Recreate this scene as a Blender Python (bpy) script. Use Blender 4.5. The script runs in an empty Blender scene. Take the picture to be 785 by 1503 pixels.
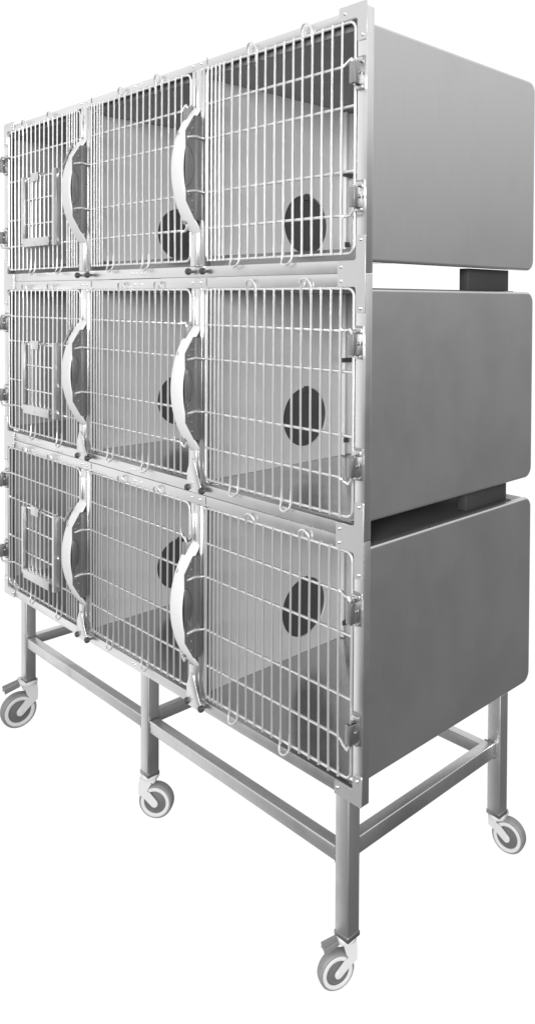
import bpy, bmesh, math, random
from mathutils import Vector, Matrix
from math import radians, sin, cos, pi

random.seed(4)
S = bpy.context.scene
COL = S.collection

# ------------------------------------------------------------------ materials
def mat(name):
    m = bpy.data.materials.new(name); m.use_nodes = True
    nt = m.node_tree
    return m, nt, nt.nodes['Principled BSDF']

def steel(name, base=.6, rough=.36, brush=(3, 3, 160), rvar=.10, cvar=.06, bump=.02, metallic=1.0, smudge=.10):
    """brushed stainless steel: stretched noise in roughness, tint and a faint bump, plus finger smudges"""
    m, nt, b = mat(name)
    N, L = nt.nodes, nt.links
    tc = N.new('ShaderNodeTexCoord')
    mp = N.new('ShaderNodeMapping'); mp.inputs['Scale'].default_value = brush
    L.new(tc.outputs['Object'], mp.inputs['Vector'])
    n1 = N.new('ShaderNodeTexNoise'); n1.inputs['Scale'].default_value = 6; n1.inputs['Detail'].default_value = 5
    L.new(mp.outputs['Vector'], n1.inputs['Vector'])
    n2 = N.new('ShaderNodeTexNoise'); n2.inputs['Scale'].default_value = 5.5; n2.inputs['Detail'].default_value = 6; n2.inputs['Roughness'].default_value = .62
    L.new(tc.outputs['Object'], n2.inputs['Vector'])
    r1 = N.new('ShaderNodeMapRange'); r1.inputs['From Min'].default_value = .3; r1.inputs['From Max'].default_value = .7
    r1.inputs['To Min'].default_value = rough - rvar; r1.inputs['To Max'].default_value = rough + rvar
    L.new(n2.outputs['Fac'], r1.inputs['Value']); L.new(r1.outputs['Result'], b.inputs['Roughness'])
    mx = N.new('ShaderNodeMath'); mx.operation = 'MULTIPLY_ADD'
    mx.inputs[1].default_value = cvar; mx.inputs[2].default_value = base - cvar * .5
    L.new(n1.outputs['Fac'], mx.inputs[0])
    # smudges (wear with a shape of its own)
    r2 = N.new('ShaderNodeMapRange'); r2.inputs['From Min'].default_value = .56; r2.inputs['From Max'].default_value = .75
    r2.inputs['To Min'].default_value = 1; r2.inputs['To Max'].default_value = 1 - smudge
    L.new(n2.outputs['Fac'], r2.inputs['Value'])
    mu = N.new('ShaderNodeMath'); mu.operation = 'MULTIPLY'
    L.new(mx.outputs[0], mu.inputs[0]); L.new(r2.outputs['Result'], mu.inputs[1])
    cc = N.new('ShaderNodeCombineColor')
    for i in range(3): L.new(mu.outputs[0], cc.inputs[i])
    L.new(cc.outputs[0], b.inputs['Base Color'])
    b.inputs['Metallic'].default_value = metallic
    bp = N.new('ShaderNodeBump'); bp.inputs['Strength'].default_value = bump; bp.inputs['Distance'].default_value = .004
    L.new(n1.outputs['Fac'], bp.inputs['Height']); L.new(bp.outputs['Normal'], b.inputs['Normal'])
    return m

def plain(name, v, rough=.45, metallic=0., var=.08, scale=40, bump=0.0):
    m, nt, b = mat(name)
    N, L = nt.nodes, nt.links
    tc = N.new('ShaderNodeTexCoord')
    n = N.new('ShaderNodeTexNoise'); n.inputs['Scale'].default_value = scale; n.inputs['Detail'].default_value = 4
    L.new(tc.outputs['Object'], n.inputs['Vector'])
    mx = N.new('ShaderNodeMath'); mx.operation = 'MULTIPLY_ADD'
    mx.inputs[1].default_value = v * var * 2; mx.inputs[2].default_value = v * (1 - var)
    L.new(n.outputs['Fac'], mx.inputs[0])
    cc = N.new('ShaderNodeCombineColor')
    for i in range(3): L.new(mx.outputs[0], cc.inputs[i])
    L.new(cc.outputs[0], b.inputs['Base Color'])
    b.inputs['Roughness'].default_value = rough; b.inputs['Metallic'].default_value = metallic
    if bump:
        bp = N.new('ShaderNodeBump'); bp.inputs['Strength'].default_value = bump; bp.inputs['Distance'].default_value = .001
        L.new(n.outputs['Fac'], bp.inputs['Height']); L.new(bp.outputs['Normal'], b.inputs['Normal'])
    return m

M_FRAME = steel('frame_steel', .70, .34, (120, 3, 3), .08, .06, .015)
M_PLATE = steel('plate_steel', .64, .36, (3, 3, 90), .08, .05, .01)
M_PANEL = steel('panel_steel', .60, .38, (1, 90, 1.0), .035, .09, .02, smudge=.05)
M_INNER = steel('inner_steel', .62, .45, (40, 40, 1.5), .05, .04, .012, metallic=.4, smudge=.06)
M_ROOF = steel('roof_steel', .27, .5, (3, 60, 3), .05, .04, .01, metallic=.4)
M_INNER_SHADED = steel('inner_steel_shaded', .42, .45, (40, 40, 1.5), .05, .04, .012, metallic=.55, smudge=.1)  # inner steel set darker, standing in for weak light on the end walls
M_HEADER_SHADE = plain('header_shade_grey', .10, .6, 0, .1, 30)  # dark grey standing in for the shadow band above the doors
M_FLOOR = steel('tray_steel', .44, .21, (2, 40, 2), .06, .05, .01, metallic=.85)
M_WIRE = plain('polished_wire', .64, .30, .8, .06, 60)
M_LATCH = steel('latch_steel', .20, .42, (60, 60, 4), .06, .05, .02, metallic=.8, smudge=.25)
M_HINGE = steel('hinge_steel', .34, .40, (40, 40, 40), .08, .08, .02, smudge=.15)
M_TUBE = steel('tube_steel', .60, .38, (30, 30, 2), .08, .08, .02, smudge=.2)
M_GRIP = plain('white_plastic', .45, .38, 0, .03, 30)
M_BLACK = plain('black_rubber', .025, .42, 0, .2, 60)
M_DARK = plain('dark_plastic', .045, .5, 0, .15, 25)
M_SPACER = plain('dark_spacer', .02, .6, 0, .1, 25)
M_TYRE = plain('grey_tyre', .15, .55, 0, .22, 90, .1)
M_RIM = plain('pale_plastic', .42, .4, 0, .03, 40)
M_HUB = plain('grey_hub', .12, .4, .3, .05, 30)
M_PEDAL = plain('grey_pedal', .14, .5, 0, .05, 40)

# ------------------------------------------------------------------ mesh helpers
class MB:
    """collects shapes into one mesh"""
    def __init__(s): s.bm = bmesh.new()
    def _v(s, p): return s.bm.verts.new(p)
    def box(s, x0, x1, y0, y1, z0, z1, bev=0., seg=2):
        t = bmesh.new()
        bmesh.ops.create_cube(t, size=1)
        for v in t.verts:
            v.co = Vector(((x0 + x1) / 2 + v.co.x * (x1 - x0), (y0 + y1) / 2 + v.co.y * (y1 - y0), (z0 + z1) / 2 + v.co.z * (z1 - z0)))
        if bev: bmesh.ops.bevel(t, geom=t.edges[:], offset=bev, segments=seg, affect='EDGES', profile=.5)
        s.add(t)
    def add(s, t, M=None):
        if M is not None: bmesh.ops.transform(t, matrix=M, verts=t.verts)
        mp = {}
        for v in t.verts: mp[v] = s.bm.verts.new(v.co)
        for f in t.faces:
            try: s.bm.faces.new([mp[v] for v in f.verts])
            except ValueError: pass
        t.free()
    def prism(s, pts, axis, a0, a1, bev=0., seg=2):
        """polygon pts (2-D) extruded along axis between a0 and a1. axis x: pts=(y,z); y: pts=(x,z); z: pts=(x,y)"""
        def P(q, a):
            return {'x': (a, q[0], q[1]), 'y': (q[0], a, q[1]), 'z': (q[0], q[1], a)}[axis]
        t = bmesh.new()
        A = [t.verts.new(P(q, a0)) for q in pts]; B = [t.verts.new(P(q, a1)) for q in pts]
        t.faces.new(A); t.faces.new(B[::-1])
        n = len(pts)
        for i in range(n): t.faces.new((A[i], B[i], B[(i + 1) % n], A[(i + 1) % n]))
        bmesh.ops.recalc_face_normals(t, faces=t.faces[:])
        if bev: bmesh.ops.bevel(t, geom=t.edges[:], offset=bev, segments=seg, affect='EDGES', profile=.5)
        s.add(t)
    def tube(s, path, r, n=8, caps=True, closed=False):
        path = [Vector(p) for p in path]
        m = len(path)
        rs = r if isinstance(r, (list, tuple)) else [r] * m
        rings = []; up = None
        for i, p in enumerate(path):
            if closed: d = (path[(i + 1) % m] - path[i - 1])
            else: d = path[min(i + 1, m - 1)] - path[max(i - 1, 0)]
            d.normalize()
            if up is None:
                up = Vector((0, 1, 0)) if abs(d.y) < .9 else Vector((1, 0, 0))
            a = up - d * up.dot(d)
            if a.length < 1e-6: a = Vector((1, 0, 0)) - d * d.x
            a.normalize(); up = a; b = d.cross(a)
            rings.append([s._v(p + (a * cos(2 * pi * k / n) + b * sin(2 * pi * k / n)) * rs[i]) for k in range(n)])
        rng = range(m) if closed else range(m - 1)
        for i in rng:
            A, B = rings[i], rings[(i + 1) % m]
            for k in range(n): s.bm.faces.new((A[k], A[(k + 1) % n], B[(k + 1) % n], B[k]))
        if caps and not closed:
            s.bm.faces.new(rings[0][::-1]); s.bm.faces.new(rings[-1])
    def lathe(s, prof, M, n=40):
        """prof: (radius, height) pairs round local z, placed by matrix M"""
        rings = []
        for r, h in prof:
            if r < 1e-6: rings.append([s._v(M @ Vector((0, 0, h)))])
            else: rings.append([s._v(M @ Vector((r * cos(2 * pi * k / n), r * sin(2 * pi * k / n), h))) for k in range(n)])
        for A, B in zip(rings, rings[1:]):
            if len(A) == 1 and len(B) == 1: continue
            for k in range(n):
                a, b = A[k % len(A)], A[(k + 1) % len(A)]
                c, d = B[(k + 1) % len(B)], B[k % len(B)]
                f = [a, b, c, d]
                if len(A) == 1: f = [a, c, d]
                if len(B) == 1: f = [a, b, d]
                s.bm.faces.new(f)
    def screw(s, x, z, y=0., r=.0042, h=.0035):
        """small dome head on a front face (normal -y)"""
        M = Matrix.Translation((x, y, z)) @ Matrix.Rotation(radians(90), 4, 'X')
        s.lathe([(r, -.0005), (r, h * .35), (r * .8, h * .75), (r * .4, h), (0, h * 1.02)], M, 12)
    def build(s, name, m, parent=None, smooth=True):
        bmesh.ops.recalc_face_normals(s.bm, faces=s.bm.faces[:])
        me = bpy.data.meshes.new(name); s.bm.to_mesh(me); s.bm.free()
        me.materials.append(m)
        return obj(name, me, parent, smooth)

def obj(name, me, parent=None, smooth=True):
    o = bpy.data.objects.new(name, me); COL.objects.link(o)
    if parent is not None: o.parent = parent
    if smooth and len(me.polygons):
        me.polygons.foreach_set('use_smooth', [True] * len(me.polygons))
        me.set_sharp_from_angle(angle=radians(38))
    return o

def empty(name, label, cat, loc, group=None):
    o = bpy.data.objects.new(name, None); COL.objects.link(o)
    o.location = loc; o['label'] = label; o['category'] = cat; o.empty_display_size = .1
    if group: o['group'] = group
    return o

def arc(c, r, a0, a1, n):
    return [(c[0] + r * cos(radians(a0 + (a1 - a0) * i / n)), c[1] + r * sin(radians(a0 + (a1 - a0) * i / n))) for i in range(n + 1)]

# ------------------------------------------------------------------ dimensions (metres). front of the bank is y = 0, right end x = 0
CW = .636                      # one cage
W = 3 * CW                     # 1.908
RH = .60                       # one row
D = .70
NX = [-W, -2 * CW, -CW]        # left edge of each column
WX = [.050, .0675, .085, .1025, .120, .156, .191, .224, .2570, .292, .327, .361, .396, .4285, .4625, .4965, .5295, .562]
FL, FR, FB, FT = .037, .598, .046, .5665     # wire frame of a door
HZ = [.133, .231, .377, .470]                # cross wires

def rounded_rect(x0, x1, z0, z1, r, n=5):
    p = arc((x1 - r, z1 - r), r, 0, 90, n) + arc((x0 + r, z1 - r), r, 90, 180, n) + arc((x0 + r, z0 + r), r, 180, 270, n) + arc((x1 - r, z0 + r), r, 270, 360, n)
    return p

# ------------------------------------------------------------------ door
def wire_grid(x0, mirror, hatch=None):
    """welded wire door leaf; mirror puts the tight wires on the right"""
    b = MB()
    X = (lambda u: x0 + CW - u) if mirror else (lambda u: x0 + u)
    wob = random.Random(int(x0 * 1000))
    fr = rounded_rect(min(X(FL), X(FR)), max(X(FL), X(FR)), FB, FT, .018)
    b.tube([(x, .002, z) for x, z in fr], .0036, 10, closed=True)
    top_pairs, bot_pairs = [(7, 8), (13, 14)], [(5, 6), (11, 12)]
    for i, u in enumerate(WX):
        x = X(u) + wob.uniform(-.0006, .0006)
        zt, zb = FT + .003, FB - .003
        b.tube([(x, -.0035, zb), (x, -.0045 + wob.uniform(-.0006, .0006), .3), (x, -.0035, zt)], .0029, 8)
    for a, c in top_pairs:
        xa, xc = X(WX[a]), X(WX[c]); xm = (xa + xc) / 2; rr = abs(xc - xa) / 2
        pts = [(xa, -.0045, .54)] + [(xm + (xa - xm) * cos(radians(t)), -.0065 - .006 * sin(radians(t)), .572 + rr * 1.15 * sin(radians(t))) for t in range(0, 181, 18)] + [(xc, -.0045, .54)]
        b.tube(pts, .0027, 8)
    for a, c in bot_pairs:
        xa, xc = X(WX[a]), X(WX[c]); xm = (xa + xc) / 2; rr = abs(xc - xa) / 2
        pts = [(xa, -.0045, .075)] + [(xm + (xa - xm) * cos(radians(t)), -.0065 - .008 * sin(radians(t)),      .040 - rr * .95 * sin(radians(t))) for t in range(0, 181, 18)] + [(xc, -.0045, .075)]
        b.tube(pts, .0027, 8)
    e = -1 if mirror else 1
    for k, z in enumerate(HZ):
        xs, xe = X(FL), X(FR)
        if k in (0, 3):                              # bent out to the hinge pin
            dz = .016 if k == 0 else -.010
            xh = (x0 + CW - .616) if mirror else (x0 + .616)
            path = [(xs, .0015, z), (X(.552), .0015, z), (X(.570), -.002, z - dz * .2), (X(.586), -.012, z - dz * .1 if k else z - .004), (xh - e * .008, -.021, z + (.004 if k == 3 else -.004)), (xh, -.022, z + dz * .4), (xh, -.022, z + dz * 1.6)]
            segs = path
        else: segs = [(xs, .0015, z), (xe, .0015, z)]
        if hatch and k in (1,):
            b.tube([(X(FR), .0015, z), (hatch[0], .0015, z)], .0037, 8)
            b.tube([(hatch[1], .0015, z), (X(FL), .0015, z)], .0037, 8)
        else: b.tube(segs, .0037, 8)
        # weld blobs at the uprights
    return b

def hinge_parts(xc, zb, zt, parent, flip=1):
    """xc: centre of the block on the stile; pale tabs, a base plate darkened as if shaded, and a dark U block carrying the pin"""
    b = MB()
    b.box(xc - .011, xc + .009, -.010, -.003, zt + .002, zt + .013, .002)
    b.box(xc - .011, xc + .009, -.010, -.003, zb - .009, zb - .001, .002)
    p = b.build('hinge', M_PLATE, parent)
    k = MB()
    k.box(xc - .012 , xc + .0125, -.0032, -.0002, zb - .010, zt + .018, .0008)  # base plate in the darker block steel, standing in for the block's shade
    # U shaped block: front strip, cheek and back
    k.box(xc - .009, xc + .007, -.0300, -.0268, zb, zt, .001)
    k.box(xc + .0045, xc + .0072, -.0268, -.0033, zb, zt, .0006)
    k.box(xc - .0092, xc - .0065, -.0268, -.0033, zb, zt, .0006)
    M = Matrix.Translation((xc + .0072, -.011, (zb + zt) / 2 + .002)) @ Matrix.Rotation(radians(90), 4, 'Y')
    k.lathe([(.0048, 0), (.0044, .0022), (.002, .0034), (0, .0036)], M, 12)
    k.tube([(xc, -.0215, zb - .004), (xc, -.0215, zt + .004)], .0035, 8)
    bm_to = bmesh.new(); bm_to.from_mesh(p.data); 
    off = len(p.data.polygons)
    mp = {v: bm_to.verts.new(v.co) for v in k.bm.verts}
    for f in k.bm.faces:
        nf = bm_to.faces.new([mp[v] for v in f.verts]); nf.material_index = 1; nf.smooth = True
    k.bm.free()
    bmesh.ops.recalc_face_normals(bm_to, faces=bm_to.faces[:])
    bm_to.to_mesh(p.data); bm_to.free(); p.data.materials.append(M_HINGE)
    p.data.set_sharp_from_angle(angle=radians(38))
    return p

def grip_parts(xd, parent, r):
    """bow handle standing out of the post at xd (post centre) with its latch plates, rod and knobs"""
    xm = xd + .002
    # white bow: swept rounded strip along an arc in the y-z plane
    n = 32
    sag, half, zc = .070, .181, .293
    rad = (half ** 2 + sag ** 2) / (2 * sag)
    am = math.asin(half / rad)
    path = []
    for i in range(n + 1):
        a = -am + 2 * am * i / n
        path.append((.0015 - (rad * cos(a) - (rad - sag)), zc + rad * sin(a)))
    b = MB()
    rings = []
    for i, (y, z) in enumerate(path):
        a = path[max(i - 1, 0)]; c = path[min(i + 1, n)]
        d = Vector((0, c[0] - a[0], c[1] - a[1])).normalized()
        nrm = Vector((0, d.z, -d.y))            # points to +y side
        if nrm.y < 0: nrm = -nrm
        t = abs(-1 + 2 * i / n)
        wx = .0284 if t < .84 else .0284 - .0150 * ((t - .84) / .16) ** 1.6
        th = .0042 if t < .84 else .0042 - .0012 * (t - .84) / .16
        ring = []
        for k in range(16):
            u = 2 * pi * k / 16
            cx = math.copysign(abs(cos(u)) ** .55, cos(u)) * wx
            cy = math.copysign(abs(sin(u)) ** .75, sin(u)) * th
            ring.append(b._v(Vector((xm - .0064 + cx, y, z)) + nrm * (th + cy)))
        rings.append(ring)
    for A, B in zip(rings, rings[1:]):
        for k in range(16): b.bm.faces.new((A[k], A[(k + 1) % 16], B[(k + 1) % 16], B[k]))
    b.bm.faces.new(rings[0][::-1]); b.bm.faces.new(rings[-1])
    b.build('handle', M_GRIP, parent)
    # latch plates: a cheek on each side of the bow, cut away behind the finger hole
    def cheek(x0, x1, k=0.):
        b2.prism([(-.0065, .438), (-.032 + k, .437 - k), (-.0590 + k, .393 - k * .5), (-.0570 + k, .205 + k * .5), (-.029 + k, .156 + k), (-.0065, .153)], 'x', x0, x1)
    b2 = MB(); cheek(xm - .0235, xm - .0210, .007); b2.build('latch_plate', M_LATCH, parent)
    b2 = MB()                                          # finger guard: crescent insert with a dark seam round it
    cy = lambda t, d: (-.0606 + d * sin(radians(t)), .299 + .056 * cos(radians(t)))
    b2.prism([(-.0606, .355)] + [cy(t, .0255) for t in range(12, 169, 12)] + [(-.0606, .243)], 'x', xm + .0252, xm + .0262, .0004)
    b2.build('finger_guard', M_HINGE, parent)
    b2 = MB()
    b2.tube([(xm + .0254, *cy(t, .0275)) for t in range(6, 175, 12)], .0013, 6)
    b2.build('guard_seam', M_DARK, parent)
    b2 = MB(); cheek(xm + .0225, xm + .0250)
    b2.box(xm + .0251, xm + .0266, -.0285, -.0065, .157, .434, .0005)          # doubler strip with the screws
    for z in (.423, .402, .205, .180):
        M = Matrix.Translation((xm + .0251, -.036, z)) @ Matrix.Rotation(radians(90), 4, 'Y')
        b2.lathe([(.004, 0), (.0035, .002), (.0015, .0032), (0, .0034)], M, 10)
    for z in (.386, .222):
        M = Matrix.Translation((xm + .025, -.046, z)) @ Matrix.Rotation(radians(90), 4, 'Y')
        b2.lathe([(.0055, 0), (.005, .002), (.002, .003), (0, .0032)], M, 10)
    b2.build('latch_plate', M_LATCH, parent)
    # hook wires from the door round to the latch plate
    for zz in (.377, .231):
        h = MB()
        xf = xd + FL
        pts = [(xf, .0015, zz), (xf - .004, -.006, zz), (xf - .006, -.016, zz + .001), (xf - .0075, -.028, zz + .003), (xf - .0085, -.040, zz + .001), (xf - .009, -.052, zz - .001)]
        h.tube(pts, [.0034, .0036, .004, .0046, .0046, .003], 10)
        h.build('latch_hook', M_WIRE, parent)
    # rod running up the post to the slot
    b3 = MB()
    b3.box(xd - .0185, xd - .004, -.0125, -.0065, .470, .545, .0015)
    b3.build('latch_rod', M_FRAME, parent)
    b3 = MB(); b3.box(xd - .0185, xd + .0105, -.0125, -.0065, .030, .122, .0015)
    b3.build('latch_rod', M_FRAME, parent)
    # swinging release plate below
    if r != 2:
        b4 = MB()
        pts = [(xd - .025, .008), (xd + .043, .006), (xd + .046, .014), (xd + .004, .096), (xd - .008, .100), (xd - .026, .060)]
        b4.prism(pts, 'y', -.0165, -.0138, .0006)
        b4.screw(xd + .001, .034, -.0165, .003, .0015)
        b4.build('release_plate', M_FRAME, parent)
    for dx in (-.024, .042):
        b5 = MB()
        M = Matrix.Translation((xd + dx, -.001, .016)) @ Matrix.Rotation(radians(90), 4, 'X')
        b5.lathe([(.0040, 0), (.0036, .006), (.0042, .0075), (.0080, .0085), (.0096, .0125), (.0096, .0165), (.0076, .0205), (.003, .0218), (0, .022)], M, 18)
        b5.build('knob', M_BLACK, parent)

def hatch_parts(parent):
    """small sliding hatch in the left hand door"""
    xl, xr, zb, zt = -1.692, -1.4345, .133, .380
    for name, x0, x1 in (('hatch_guide', xl, xl + .015), ('hatch_guide', xr - .015, xr)):
        b = MB()
        z0, z1 = (zb + .002, zt - .004) if x0 < -1.6 else (zb - .010, zt + .006)
        b.box(x0, x1, -.0300, -.0282, z0, z1, .0006)
        b.box(x0, x0 + .0018, -.0282, -.0072, z0, z1, .0005)
        b.box(x1 - .0018, x1, -.0282, -.0072, z0, z1, .0005)
        b.build(name, M_FRAME, parent)
    b = MB()                                             # hatch wires
    for i in range(7):
        x = xl + .036 + i * (xr - xl - .072) / 6
        b.tube([(x, -.0175, zb + .004), (x, -.0175, zt - .006)], .0025, 8)
    for z in (zb + .006, .205, .295, zt - .008):
        b.tube([(xl + .02, -.0135, z), (xr - .02, -.0135, z)], .0029, 8)
    b.build('hatch_grid', M_WIRE, parent)
    b = MB()                                             # hanger clip
    xc = xl + .090
    b.box(xc - .030, xc + .030, -.0232, -.0212, zt - .024, zt + .006, .0006)
    b.box(xc - .030, xc + .030, -.0212, -.0085, zt + .004, zt + .006, .0006)
    for k in range(9):                                   # little spring beside it
        pass
    sp = [(xc + .034 + .0022 * k / 2, -.016 + .0045 * cos(k * pi / 3), zt - .004 + .0045 * sin(k * pi / 3)) for k in range(36)]
    b.tube(sp, .0012, 6)
    b.build('hatch_clip', M_PLATE, parent)
    b = MB()                                             # bent sill
    b.box(xl + .024, xr - .030, -.0350, -.0332, zb - .010, zb + .020, .0008)
    b.box(xl + .024, xr - .030, -.0332, -.0100, zb + .0182, zb + .020, .0006)
    b.screw((xl + xr) / 2 - .01, zb + .004, -.0350, .004, .002)
    b.build('hatch_sill', M_PLATE, parent)
    b = MB()                                             # latch lever seen beside the handle
    b.prism([(-1.362, .386), (-1.350, .386), (-1.290, .446), (-1.300, .452)], 'y', -.034, -.031, .0006)
    b.tube([(-1.312, .0015, .43), (-1.318, -.032, .432)], .003, 8)
    b.build('latch_lever', M_HINGE, parent)

# ------------------------------------------------------------------ body shell
def shell(r, ztop, zbot, zfloor, parent):
    R = .030
    def profile(i):                                # closed side outline (y,z), inset by i
        y0, y1, z0, z1 = .022, D - i, zbot + i, ztop - i
        rr = max(R - i, .004)
        return [(y0, z0)] + arc((y1 - rr, z0 + rr), rr, -90, 0, 8) + arc((y1 - rr, z1 - rr), rr, 0, 90, 8) + [(y0, z1)]
    for side in (0, 1):
        b = MB()
        e = 1 if side == 0 else -1
        xo = -.003 if side == 0 else -W + .003
        rings = []
        for a in range(0, 91, 18):                 # rolled edge
            i = .006 * (1 - sin(radians(a)))
            x = xo - e * .006 * (1 - cos(radians(a)))
            rings.append([b._v((x, y, z)) for y, z in profile(i)])
        cap = [b._v((xo, y, z)) for y, z in profile(.0075)]
        for k in range(len(cap)): b.bm.faces.new((cap[k], cap[(k + 1) % len(cap)], rings[0][(k + 1) % len(cap)], rings[0][k]))
        last = [b._v((xo - e * .013, y, z)) for y, z in profile(0)]
        rings.append(last)
        inner = [b._v((xo - e * .013, y, z)) for y, z in profile(.004)]
        rings.append(inner)
        n = len(rings[0])
        for A, B in zip(rings, rings[1:]):
            for k in range(n): b.bm.faces.new((A[k], A[(k + 1) % n], B[(k + 1) % n], B[k]))
        b.bm.faces.new(cap); b.bm.faces.new(inner[::-1]).material_index = 1
        b.build('side_panel', M_PANEL, parent).data.materials.append(M_INNER_SHADED)
    # roof and back wrapped in one sheet
    rr = R - .001
    a_ = arc((D - .001 - rr, ztop - .001 - rr), rr, 0, 90, 8)
    i_ = arc((D - .001 - rr, ztop - .001 - rr), rr - .004, 0, 90, 8)
    w = MB()
    zk = max(zfloor - .004, zbot + .003)
    w.prism([(D - .001, zk)] + a_[:5] + i_[:5][::-1] + [(D - .005, zk)], 'x', -W + .0165, -.0165)
    w.build('back_panel', M_INNER, parent)
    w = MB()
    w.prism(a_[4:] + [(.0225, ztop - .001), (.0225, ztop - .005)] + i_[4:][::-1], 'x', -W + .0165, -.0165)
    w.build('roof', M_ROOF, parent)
    if r < 2:                                      # dark sheet added on the roof, standing in for shade in the gap
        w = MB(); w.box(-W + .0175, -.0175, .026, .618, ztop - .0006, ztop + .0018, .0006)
        w.build('roof_shade_sheet', M_SPACER, parent)
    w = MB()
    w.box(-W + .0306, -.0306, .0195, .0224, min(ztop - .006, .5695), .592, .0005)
    w.build('header_shade_strip', M_HEADER_SHADE, parent)
    f = MB()
    if zfloor > .04:                               # front lip sloping up to the raised tray
        f.prism([(.0225, .0245), (.0225, .0295), (.105, zfloor), (D - .0055, zfloor), (D - .0055, zfloor - .004), (.107, zfloor - .004)], 'x', -W + .0166, -.0166)
    else:                                          # dished tray hanging below the side panels
        a, c, zz, i = -W + .0166, -.0166, zbot + .004, .062
        f.prism([(a, zz), (a + i, zfloor), (c - i, zfloor), (c, zz), (c, zz - .004), (c - i, zfloor - .004), (a + i, zfloor - .004), (a, zz - .004)], 'y', .0225, D - .0055)
        f.box(a + i, c - i, D - .012, D - .0056, zfloor + .0002, zz + .004)
    f.build('floor_tray', M_FLOOR, parent)
    for xp in (-2 * CW, -CW):
        p = MB()
        y0, y1, z0, z1 = .0226, D - .0056, zfloor + .0005, ztop - .0058
        cy, cz, cr, n = (.403 if xp > -1 else .366), .174, .092, 48
        t = .0035
        def sq(a):                                  # point on the outline in direction a
            c, s_ = cos(a), sin(a)
            k = min(((y1 - cy) / c if c > 1e-9 else (y0 - cy) / c if c < -1e-9 else 1e9), ((z1 - cz) / s_ if s_ > 1e-9 else (z0 - cz) / s_ if s_ < -1e-9 else 1e9))
            return cy + c * k, cz + s_ * k
        angs = sorted([2 * pi * k / n for k in range(n)] + [math.atan2(z - cz, y - cy) % (2 * pi) for y in (y0, y1) for z in (z0, z1)])
        m = len(angs)
        G = {}
        for e in (1, -1):
            G[e, 'o'] = [p._v((xp + e * t, *sq(a))) for a in angs]
            G[e, 'i'] = [p._v((xp + e * t, cy + cr * cos(a), cz + cr * sin(a))) for a in angs]
            for k in range(m):
                q = (k + 1) % m
                p.bm.faces.new((G[e, 'o'][k], G[e, 'o'][q], G[e, 'i'][q], G[e, 'i'][k]))
        for k in range(m):
            q = (k + 1) % m
            p.bm.faces.new((G[1, 'i'][k], G[1, 'i'][q], G[-1, 'i'][q], G[-1, 'i'][k]))
            p.bm.faces.new((G[1, 'o'][k], G[1, 'o'][q], G[-1, 'o'][q], G[-1, 'o'][k]))
        po = p.build('partition', M_INNER, parent)
        c = MB()
        Mx = Matrix.Translation((xp - t - .006, cy, cz)) @ Matrix.Rotation(radians(90), 4, 'Y')
        c.lathe([(0, 0), (cr + .012, 0), (cr + .012, .005), (cr + .004, .0055), (0, .0055)], Mx, 48)
        c.box(xp - .003, xp + .0055, cy - .010, cy + .012, cz + cr - .016, cz + cr + .004, .002)
        c.build('hole_cover', M_DARK, po)
        g = MB()
        g.box(xp + .0037, xp + .020, .560, .566, zfloor + .002, ztop - .008, .0008)
        g.box(xp + .0037, xp + .0065, .566, .592, zfloor + .002, ztop - .008, .0008)
        g.box(xp + .0037, xp + .020, .592, .598, zfloor + .002, ztop - .008, .0008)
        g.build('guide_rail', M_INNER, po)
        g = MB()
        zc = .500 if r == 0 else .345
        g.box(xp + .0205, xp + .030, .540, .612, zc - .007, zc + .007, .002)
        g.build('rail_catch', M_DARK, po); g = MB()
        g.box(xp + .0205, xp + .028, .552, .572, zfloor + .045, zfloor + .062, .003)
        g.build('rail_catch', M_DARK, po)

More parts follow.
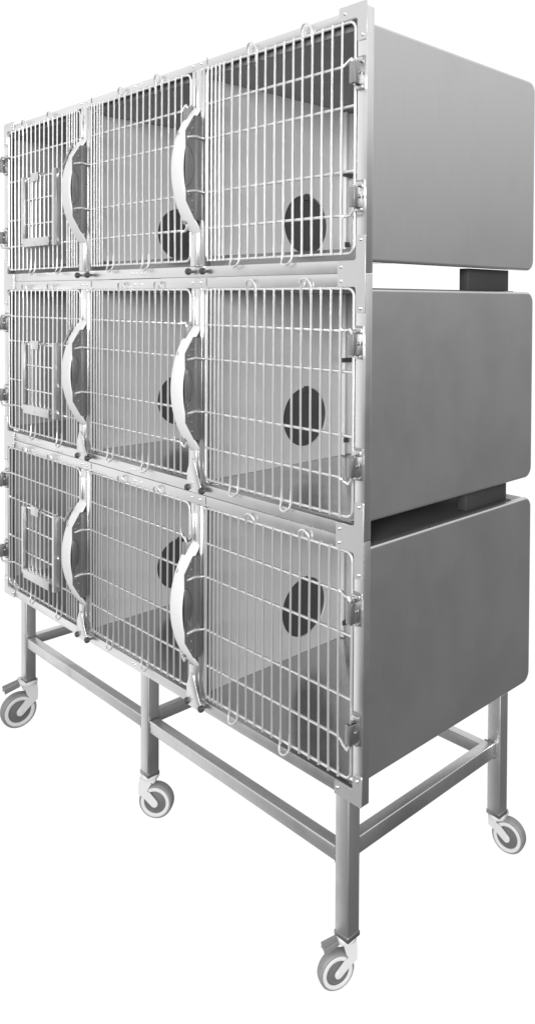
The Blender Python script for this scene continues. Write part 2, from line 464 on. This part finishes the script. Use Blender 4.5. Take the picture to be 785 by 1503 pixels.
# ------------------------------------------------------------------ front frame of a row
def frame(r, parent):
    b = MB()
    z0, z1 = .0008, RH - (.0008 if r < 2 else .0085)
    bev = .0012
    b.box(-W, -W + .030, 0, .022, z0, z1, bev); b.box(-.030, 0, 0, .022, z0, z1, bev)          # stiles
    b.box(-W + .0302, -.0302, .0004, .022, z0, .030, bev)                                        # rails
    b.box(-W + .0302, -.0302, .0004, .0185, .570, z1, bev)
    for xp in (-2 * CW, -CW):                                                                   # posts: folded channel
        b.box(xp - .030, xp + .030, .0002, .020, .0302, .5698, bev)
        b.box(xp - .004, xp + .0215, -.0060, .0001, .0305, .5695, .0015)
        b.box(xp - .021, xp - .016, -.0045, .0001, .0305, .528, .0012)
    o = b.build('front_frame', M_FRAME, parent)
    for xp in (-2 * CW, -CW):
        d = MB(); d.box(xp - .0125, xp - .0055, -.0015, .0002, .548, .567, .0006); d.build('slot', M_DARK, o)
        d = MB(); d.box(xp + .0395, xp + .0412, -.0004, .0003, .577, .597); d.build('butt_joint', M_DARK, o)
    spots = [(xp + dx, .586, .0042) for xp in (-2 * CW, -CW) for dx in (-.026, .012)]
    spots += [(x, z, .0036) for x, z in ((-.976, .017), (-.958, .0175), (-.925, .016), (-.910, .0165), (-.962, .584), (-.924, .584))]
    for x, z, q in spots:
        d = MB(); d.screw(x, z, .0003, q, q * .83); d.build('rivet', M_WIRE, o)
    for xp in (-2 * CW, -CW):                      # stop pegs in the opening corners
        d = MB()
        M = Matrix.Translation((xp + .030, -.003, .5655)) @ Matrix.Rotation(radians(90), 4, 'Y')
        d.lathe([(0, 0), (.0045, 0), (.0045, .016), (.003, .018), (0, .018)], M, 10)
        d.build('stop_peg', M_WIRE, o)
    # corner plates
    def L(corner_x, ex, zlo, zhi, hz, name='corner_plate'):
        """plate on the stile; ex=+1 right end; hz = list of (z0,z1) horizontal arms"""
        p = MB()
        X = lambda u: corner_x - ex * u
        y0, y1 = -.0020, -.0001
        arm = .088
        if len(hz) == 1:
            a, c = hz[0]; r_ = .007
            if c > a and abs(c - zhi) < 1e-6:      # top plate: arm along the top
                pts = [(X(0), zlo + .004), (X(.004), zlo), (X(.0275), zlo), (X(.0300), zlo + .003)] + [(X(.030 + r_ - r_ * cos(radians(t))), a - r_ + r_ * sin(radians(t))) for t in range(0, 91, 18)] + [(X(arm), a), (X(arm), c - .003), (X(arm - .003), c), (X(.004), c), (X(0), c - .004)]
            else:                                   # bottom plate
                pts = [(X(0), zhi - .003), (X(.003), zhi), (X(.0275), zhi), (X(.030), zhi - .003)] + [(X(.030 + r_ - r_ * cos(radians(t))), c + r_ - r_ * sin(radians(t))) for t in range(0, 91, 18)] + [(X(arm), c), (X(arm), a), (X(.006), a), (X(.0015), a + .002), (X(0), a + .006)]
            p.prism(pts, 'y', y0, y1, .0004, 1)
        else:                                       # joins two rows, straddling the seam (local z about 0)
            r_ = .007
            up = [(X(.030 + r_ - r_ * cos(radians(t))), .030 + r_ - r_ * sin(radians(t))) for t in range(90, -1, -18)]
            dn = [(X(.030 + r_ - r_ * cos(radians(t))), -.030 - r_ + r_ * sin(radians(t))) for t in range(0, 91, 18)]
            pts = [(X(0), zlo + .003), (X(.003), zlo), (X(.0275), zlo), (X(.030), zlo + .003)] + dn + [(X(arm), -.030), (X(arm), .030)] + up + [(X(.030), zhi - .003), (X(.0275), zhi), (X(.003), zhi), (X(0), zhi - .003)]
            p.prism(pts, 'y', y0, y1, .0004, 1)
            for z in (-.016, .016): p.screw(X(.077), z, y0, .0042, .0036)
        for z in ((zhi - .010) if len(hz) == 2 else None, (zlo + .010) if len(hz) == 2 else None):
            if z is not None: p.screw(X(.0155), z, y0, .0042, .0036)
        if len(hz) == 1:
            a, c = hz[0]
            if abs(c - zhi) < 1e-6: p.screw(X(.070), (a + c) / 2, y0); p.screw(X(.014), zlo + .012, y0)
            else: p.screw(X(.078), (a + c) / 2 + .002, y0); p.screw(X(.016), zhi - .012, y0)
        p.build(name, M_PLATE, o)
    for cx, ex in ((0., 1), (-W, -1)):
        if r == 2: L(cx, ex, .518, .6035, [(.572, .6035)])
        if r > 0: L(cx, ex, -.088, .086, [1, 2])
        if r == 0: L(cx, ex, -.003, .066, [(-.003, .028)])
    return o

# ------------------------------------------------------------------ the three rows
ROWS = [  # label, shell top, shell bottom, floor   (local z)
    ('bottom row of three cages, lowest of the stack, resting on the wheeled stand', .583, .052, .031),
    ('middle row of three cages with white bow handles, between top and bottom rows', .566, .040, .031),
    ('top row of three cages, uppermost of the stack, bright side panel with no row above', .558, .0263, .066),
]
for r, (label, zt, zb, zf) in enumerate(ROWS):
    base = Vector((-W / 2, D / 2, r * RH))
    t = empty('cage_row', label, 'cage row', base, 'stacked rows of steel animal cages')
    before = set(COL.objects)
    shell(r, zt, zb, zf, t)
    frame(r, t)
    for c, x0 in enumerate(NX):
        mirror = c == 0
        g = wire_grid(x0, mirror, (-1.684, -1.442) if mirror else None)
        door = g.build('door', M_WIRE, t)
        if mirror:
            door['label'] = 'wire door with a small sliding hatch'
            hatch_parts(door)
            hinge_parts(-W + .021, .418, .465, door); hinge_parts(-W + .021, .146, .190, door)
        else:
            xh = x0 + CW - .018 if c == 2 else x0 + CW - .020
            hinge_parts(xh, .418, .465, door); hinge_parts(xh, .146, .190, door)
            grip_parts(x0, door, r)
    if r > 0:                                       # dark spacers that carry this row on the one below
        below = ROWS[r - 1][1] - RH + .0016
        for xs in (-.060, -W + .030):
            b = MB()
            b.box(xs, xs + .030, .425, .612, below + .0008, zb - .0008, .001)
            b.build('spacer_block', M_SPACER, t)
    for o in set(COL.objects) - before:             # parts were modelled in bank coordinates: move to the row's own base
        if o.parent is t: o.location = Vector((W / 2, -D / 2, 0))

# ------------------------------------------------------------------ wheeled stand
st = empty('wheeled_stand', 'steel tube stand on swivel castors carrying the three cage rows', 'stand', (-W / 2, D / 2, -.47))
before = set(COL.objects)
LX, LY = .044, .039
LEGS = [(-.052, .010, -.345), (-.900, .010, -.316), (-1.745, .010, -.309), (-.040, .610, -.327), (-.900, .610, -.32), (-1.745, .610, -.32)]
def square_tube(name, x0, x1, y0, y1, z0, z1, axis, parent=st):
    b = MB(); b.box(x0, x1, y0, y1, z0, z1, .0035, 3); o = b.build(name, M_TUBE, parent)
    if axis in 'xy':                                # weld bead round each end of a rail
        k = 'xyz'.index(axis); lo, hi = (x0, y0, z0), (x1, y1, z1)
        u, v = [i for i in range(3) if i != k]
        for e in (lo[k], hi[k]):
            c = []
            for (a0, b0), (a1, b1) in zip(((lo[u], lo[v]), (hi[u], lo[v]), (hi[u], hi[v]), (lo[u], hi[v])), ((hi[u], lo[v]), (hi[u], hi[v]), (lo[u], hi[v]), (lo[u], lo[v]))):
                for t in range(8):
                    p = [0, 0, 0]; p[k] = e + (.0015 if e == lo[k] else -.0015); p[u] = a0 + (a1 - a0) * t / 8; p[v] = b0 + (b1 - b0) * t / 8
                    c.append(p)
            w = MB(); w.tube(c, [random.uniform(.0014, .0030) for _ in c], 6, closed=True); w.build('weld_bead', M_HINGE, o)
    return o
for x1, y0, zb in LEGS:
    lg = square_tube('leg', x1 - LX, x1, y0, y0 + LY, zb, -.0012 if y0 < .1 else .024, 'z')
    b = MB()
    b.box(x1 - LX - .0012, x1 + .0012, y0 - .0012, y0 + LY + .0012, zb - .002, zb + .010, .002)
    b.build('end_cap', M_HINGE, lg)
RS = .032
zr0 = -.178
for a, c in ((-1.745, -.900 - LX), (-.900, -.052 - LX)):
    square_tube('rail', a, c, .0135, .0135 + RS, zr0, zr0 + .036, 'x')
square_tube('rail', -1.745, -.900 - LX, .613, .613 + RS, zr0, zr0 + .034, 'x')
square_tube('rail', -.900, -.040 - LX, .613, .613 + RS, zr0, zr0 + .034, 'x')
square_tube('rail', -.090, -.058, .010 + LY, .610, -.160, -.118, 'y')
square_tube('rail', -.934, -.906, .010 + LY, .610, -.160, -.124, 'y')
square_tube('rail', -1.783, -1.751, .010 + LY, .610, -.176, -.142, 'y')

def caster(cx, cy, ztop, C, R, ang, brake):
    """C wheel centre, R radius, ang heading of the axle (world degrees), brake adds a pedal"""
    fk = MB()
    C = Vector(C)
    ax = Vector((cos(radians(ang)), sin(radians(ang)), 0)); up = Vector((0, 0, 1)); fw = up.cross(ax)
    w = R * .30
    # local frame: x = fw (rolling), y = up, z = axle
    M = Matrix(((fw.x, up.x, ax.x, C.x), (fw.y, up.y, ax.y, C.y), (fw.z, up.z, ax.z, C.z), (0, 0, 0, 1)))
    top = Vector((cx, cy, ztop)) - C
    tx, tz = top.dot(fw), top.z                    # swivel axis in the wheel plane
    ta = top.dot(ax)
    # tyre
    b = MB()
    b.lathe([(R * .80, -w), (R * .93, -w * 1.0), (R * .985, -w * .75), (R, -w * .3), (R, w * .3), (R * .985, w * .75), (R * .93, w), (R * .80, w)], M, 56)
    tyre = b
    rim = MB()
    rim.lathe([(R * .64, w * .9), (R * .66, w * 1.12), (R * .74, w * 1.18), (R * .84, w * 1.12), (R * .865, w * .9), (R * .865, -w * .9), (R * .84, -w * 1.12), (R * .74, -w * 1.18), (R * .66, -w * 1.12), (R * .64, -w * .9)], M, 56)
    hub = MB()
    hub.lathe([(0, w * 1.02), (R * .30, w * 1.0), (R * .5, w * .86), (R * .64, w * .80), (R * .64, -w * .8), (R * .5, -w * .86), (R * .3, -w), (0, -w * 1.02)], M, 40)
    # fork: two bowed arms plus a crown under the leg
    def arm(z0, z1):
        sgn = 1 if tx > 0 else -1
        hw = R * .24
        dx, dz = tx * .95, tz
        q = []
        n = 8
        mid = (tx * 1.0 + sgn * R * .28, R * .62)
        ctr = [(0, 0), (tx * .55 + sgn * R * .18, R * .42), mid, (tx * 1.0 + sgn * R * .22, R * 1.02), (tx + sgn * R * .10, tz - .012)]
        left, right = [], []
        ws = [R * .22, R * .24, R * .27, R * .33, R * .38]
        for i, (x, y) in enumerate(ctr):
            a = ctr[max(i - 1, 0)]; c = ctr[min(i + 1, len(ctr) - 1)]
            d = Vector((c[0] - a[0], c[1] - a[1])).normalized(); nn = Vector((-d.y, d.x))
            left.append((x + nn.x * ws[i], y + nn.y * ws[i])); right.append((x - nn.x * ws[i], y - nn.y * ws[i]))
        d0 = Vector((ctr[1][0], ctr[1][1])).normalized()
        tip = [(-d0.x * R * .2 + math.cos(0) * 0, -d0.y * R * .2)]
        capp = []
        a0 = math.atan2(-d0.x, d0.y)  # direction of 'left' normal
        lang = math.atan2(left[0][1], left[0][0])
        for k in range(1, 6): capp.append((cos(lang + pi * k / 6) * ws[0], sin(lang + pi * k / 6) * ws[0]))
        poly = right + left[::-1] + capp
        t = bmesh.new()
        A = [t.verts.new((x, y, z0)) for x, y in poly]; B = [t.verts.new((x, y, z1)) for x, y in poly]
        t.faces.new(A); t.faces.new(B[::-1])
        for i in range(len(poly)): t.faces.new((A[i], B[i], B[(i + 1) % len(poly)], A[(i + 1) % len(poly)]))
        bmesh.ops.recalc_face_normals(t, faces=t.faces[:])
        fk.add(t, M)
    arm(w * 1.30, w * 1.52); arm(-w * 1.52, -w * 1.30)
    sgn = 1 if tx > 0 else -1
    t = bmesh.new(); bmesh.ops.create_cube(t, size=1)
    cxm = tx + sgn * R * .02
    for v in t.verts: v.co = Vector((cxm + v.co.x * R * .92, tz - .012 + v.co.y * .018, v.co.z * w * 3.06))
    bmesh.ops.bevel(t, geom=t.edges[:], offset=.004, segments=2, affect='EDGES'); fk.add(t, M)
    Mz = Matrix.Translation((cx, cy, ztop))
    fk.lathe([(0, -.010), (R * .50, -.010), (R * .52, -.004), (R * .40, .001), (0, .001)], Mz, 24)
    # axle bolt
    fk.lathe([(R * .17, w * 1.52), (R * .16, w * 1.62), (0, w * 1.64)], M, 20)
    f = fk.build('caster', M_RIM, st)
    tyre.build('tyre', M_TYRE, f); rim.build('rim', M_RIM, f); hub.build('hub', M_HUB, f)
    if brake:
        p = MB()
        t = bmesh.new(); bmesh.ops.create_cube(t, size=1)
        s2 = -sgn
        for v in t.verts:
            k = v.co.x + .5
            v.co = Vector((tx + s2 * (R * .50 + k * R * .72), tz - .016 - R * .16 * k + v.co.y * R * .15, v.co.z * w * (1.15 + .3 * k)))
        bmesh.ops.bevel(t, geom=t.edges[:], offset=R * .065, segments=4, affect='EDGES'); p.add(t, M)
        p.build('brake_pedal', M_PEDAL, f)

caster(-.074, .0295, -.346, (-.0929, .0119, -.4289), .0436, -46 + 24, True)
caster(-.922, .0295, -.317, (-.9067, .0447, -.3983), .0524, -30 - 22, False)
caster(-1.767, .0295, -.310, (-1.7975, .0036, -.4255), .0640, -23 + 16, True)
caster(-.062, .6295, -.328, (-.0366, .6544, -.3921), .0485, -57 - 22, False)
caster(-.922, .6295, -.321, (-.9067, .6447, -.395), .05, -52, False)
caster(-1.767, .6295, -.321, (-1.75, .6447, -.395), .05, -52, False)
for o in set(COL.objects) - before:
    if o.parent is st: o.location = Vector((W / 2, -D / 2, .47))

# ------------------------------------------------------------------ world: white studio surround, dim towards the room behind the camera
w = bpy.data.worlds.new('World'); S.world = w; w.use_nodes = True
nt = w.node_tree; N, L = nt.nodes, nt.links
bg = N['Background']
tc = N.new('ShaderNodeTexCoord')
sep = N.new('ShaderNodeSeparateXYZ'); L.new(tc.outputs['Generated'], sep.inputs[0])
def math_(op, a, b=None, clamp=False):
    n = N.new('ShaderNodeMath'); n.operation = op; n.use_clamp = clamp
    for i, v in enumerate((a, b)):
        if v is None: continue
        if isinstance(v, (int, float)): n.inputs[i].default_value = v
        else: L.new(v, n.inputs[i])
    return n.outputs[0]
az = math_('ARCTAN2', sep.outputs['Y'], sep.outputs['X'])
dl = math_('ARCCOSINE', math_('COSINE', math_('SUBTRACT', az, radians(160))))
low = math_('MAXIMUM', math_('MULTIPLY', sep.outputs['Z'], -1.), 0.)
eff = math_('ADD', dl, math_('MULTIPLY', low, radians(34)))
lobe = N.new('ShaderNodeMapRange'); lobe.interpolation_type = 'SMOOTHSTEP'
lobe.inputs['From Min'].default_value = radians(102); lobe.inputs['From Max'].default_value = radians(60)
L.new(eff, lobe.inputs['Value'])
ramp = N.new('ShaderNodeValToRGB')
cr = ramp.color_ramp
pts = [(-1, .10), (-.55, .15), (-.25, .195), (-.03, .225), (.08, .36), (.22, .80), (.36, 1.05), (.7, 1.2), (1, 1.2)]
while len(cr.elements) < len(pts): cr.elements.new(.5)
for e, (z, v) in zip(cr.elements, pts): e.position = (z + 1) / 2; e.color = (v, v, v, 1)
L.new(math_('MULTIPLY_ADD', sep.outputs['Z'], .5), ramp.inputs[0])
N_ = ramp.inputs[0].links[0].from_node; N_.inputs[2].default_value = .5
mix = N.new('ShaderNodeMix'); mix.data_type = 'RGBA'
L.new(lobe.outputs['Result'], mix.inputs['Factor']); L.new(ramp.outputs['Color'], mix.inputs['A'])
glow = N.new('ShaderNodeMapRange'); glow.interpolation_type = 'SMOOTHSTEP'      # extra brightness added at the left, out of view, to lighten the frame
glow.inputs['From Min'].default_value = cos(radians(32)); glow.inputs['From Max'].default_value = cos(radians(8))
glow.inputs['To Min'].default_value = 1.03; glow.inputs['To Max'].default_value = 1.22
L.new(math_('COSINE', math_('SUBTRACT', az, radians(197))), glow.inputs['Value'])
L.new(glow.outputs['Result'], mix.inputs['B'])
L.new(mix.outputs['Result'], bg.inputs['Color']); bg.inputs['Strength'].default_value = 1.0

def area(name, loc, target, sx, sy, e):
    l = bpy.data.lights.new(name, 'AREA'); l.shape = 'RECTANGLE'; l.size = sx; l.size_y = sy; l.energy = e
    o = bpy.data.objects.new(name, l); COL.objects.link(o); o.location = loc
    o.rotation_euler = (Vector(target) - Vector(loc)).to_track_quat('-Z', 'Y').to_euler()
    return o
area('added_interior_fill', (3.0, -4.0, 1.95), (-.6, .3, .95), 2.2, 1.9, 600)  # unseen fill lamp added to brighten the cage interiors

# ------------------------------------------------------------------ camera
cam = bpy.data.cameras.new('Camera'); co = bpy.data.objects.new('Camera', cam); COL.objects.link(co)
co.rotation_euler = (1.5520 + 0, -.0068, .7651); co.location = (1.2241, -1.3043, 1.1410)
EUL = (radians(88.9225), radians(-.3874), radians(43.8358)); co.rotation_euler = EUL
cam.sensor_fit = 'VERTICAL'; cam.sensor_height = 24; cam.sensor_width = 24
cam.lens = 24 * 1182.567 / 1503
cam.shift_x = -(523.03 - 392.5) / 1503; cam.shift_y = -(751.5 - 462.27) / 1503
cam.clip_start = .05; cam.clip_end = 200
S.camera = co
S.view_settings.view_transform = 'Standard'; S.view_settings.look = 'None'
S.view_settings.exposure = 0; S.view_settings.gamma = 1
S.cycles.max_bounces = 10; S.cycles.glossy_bounces = 8; S.cycles.diffuse_bounces = 5
S.cycles.use_denoising = True
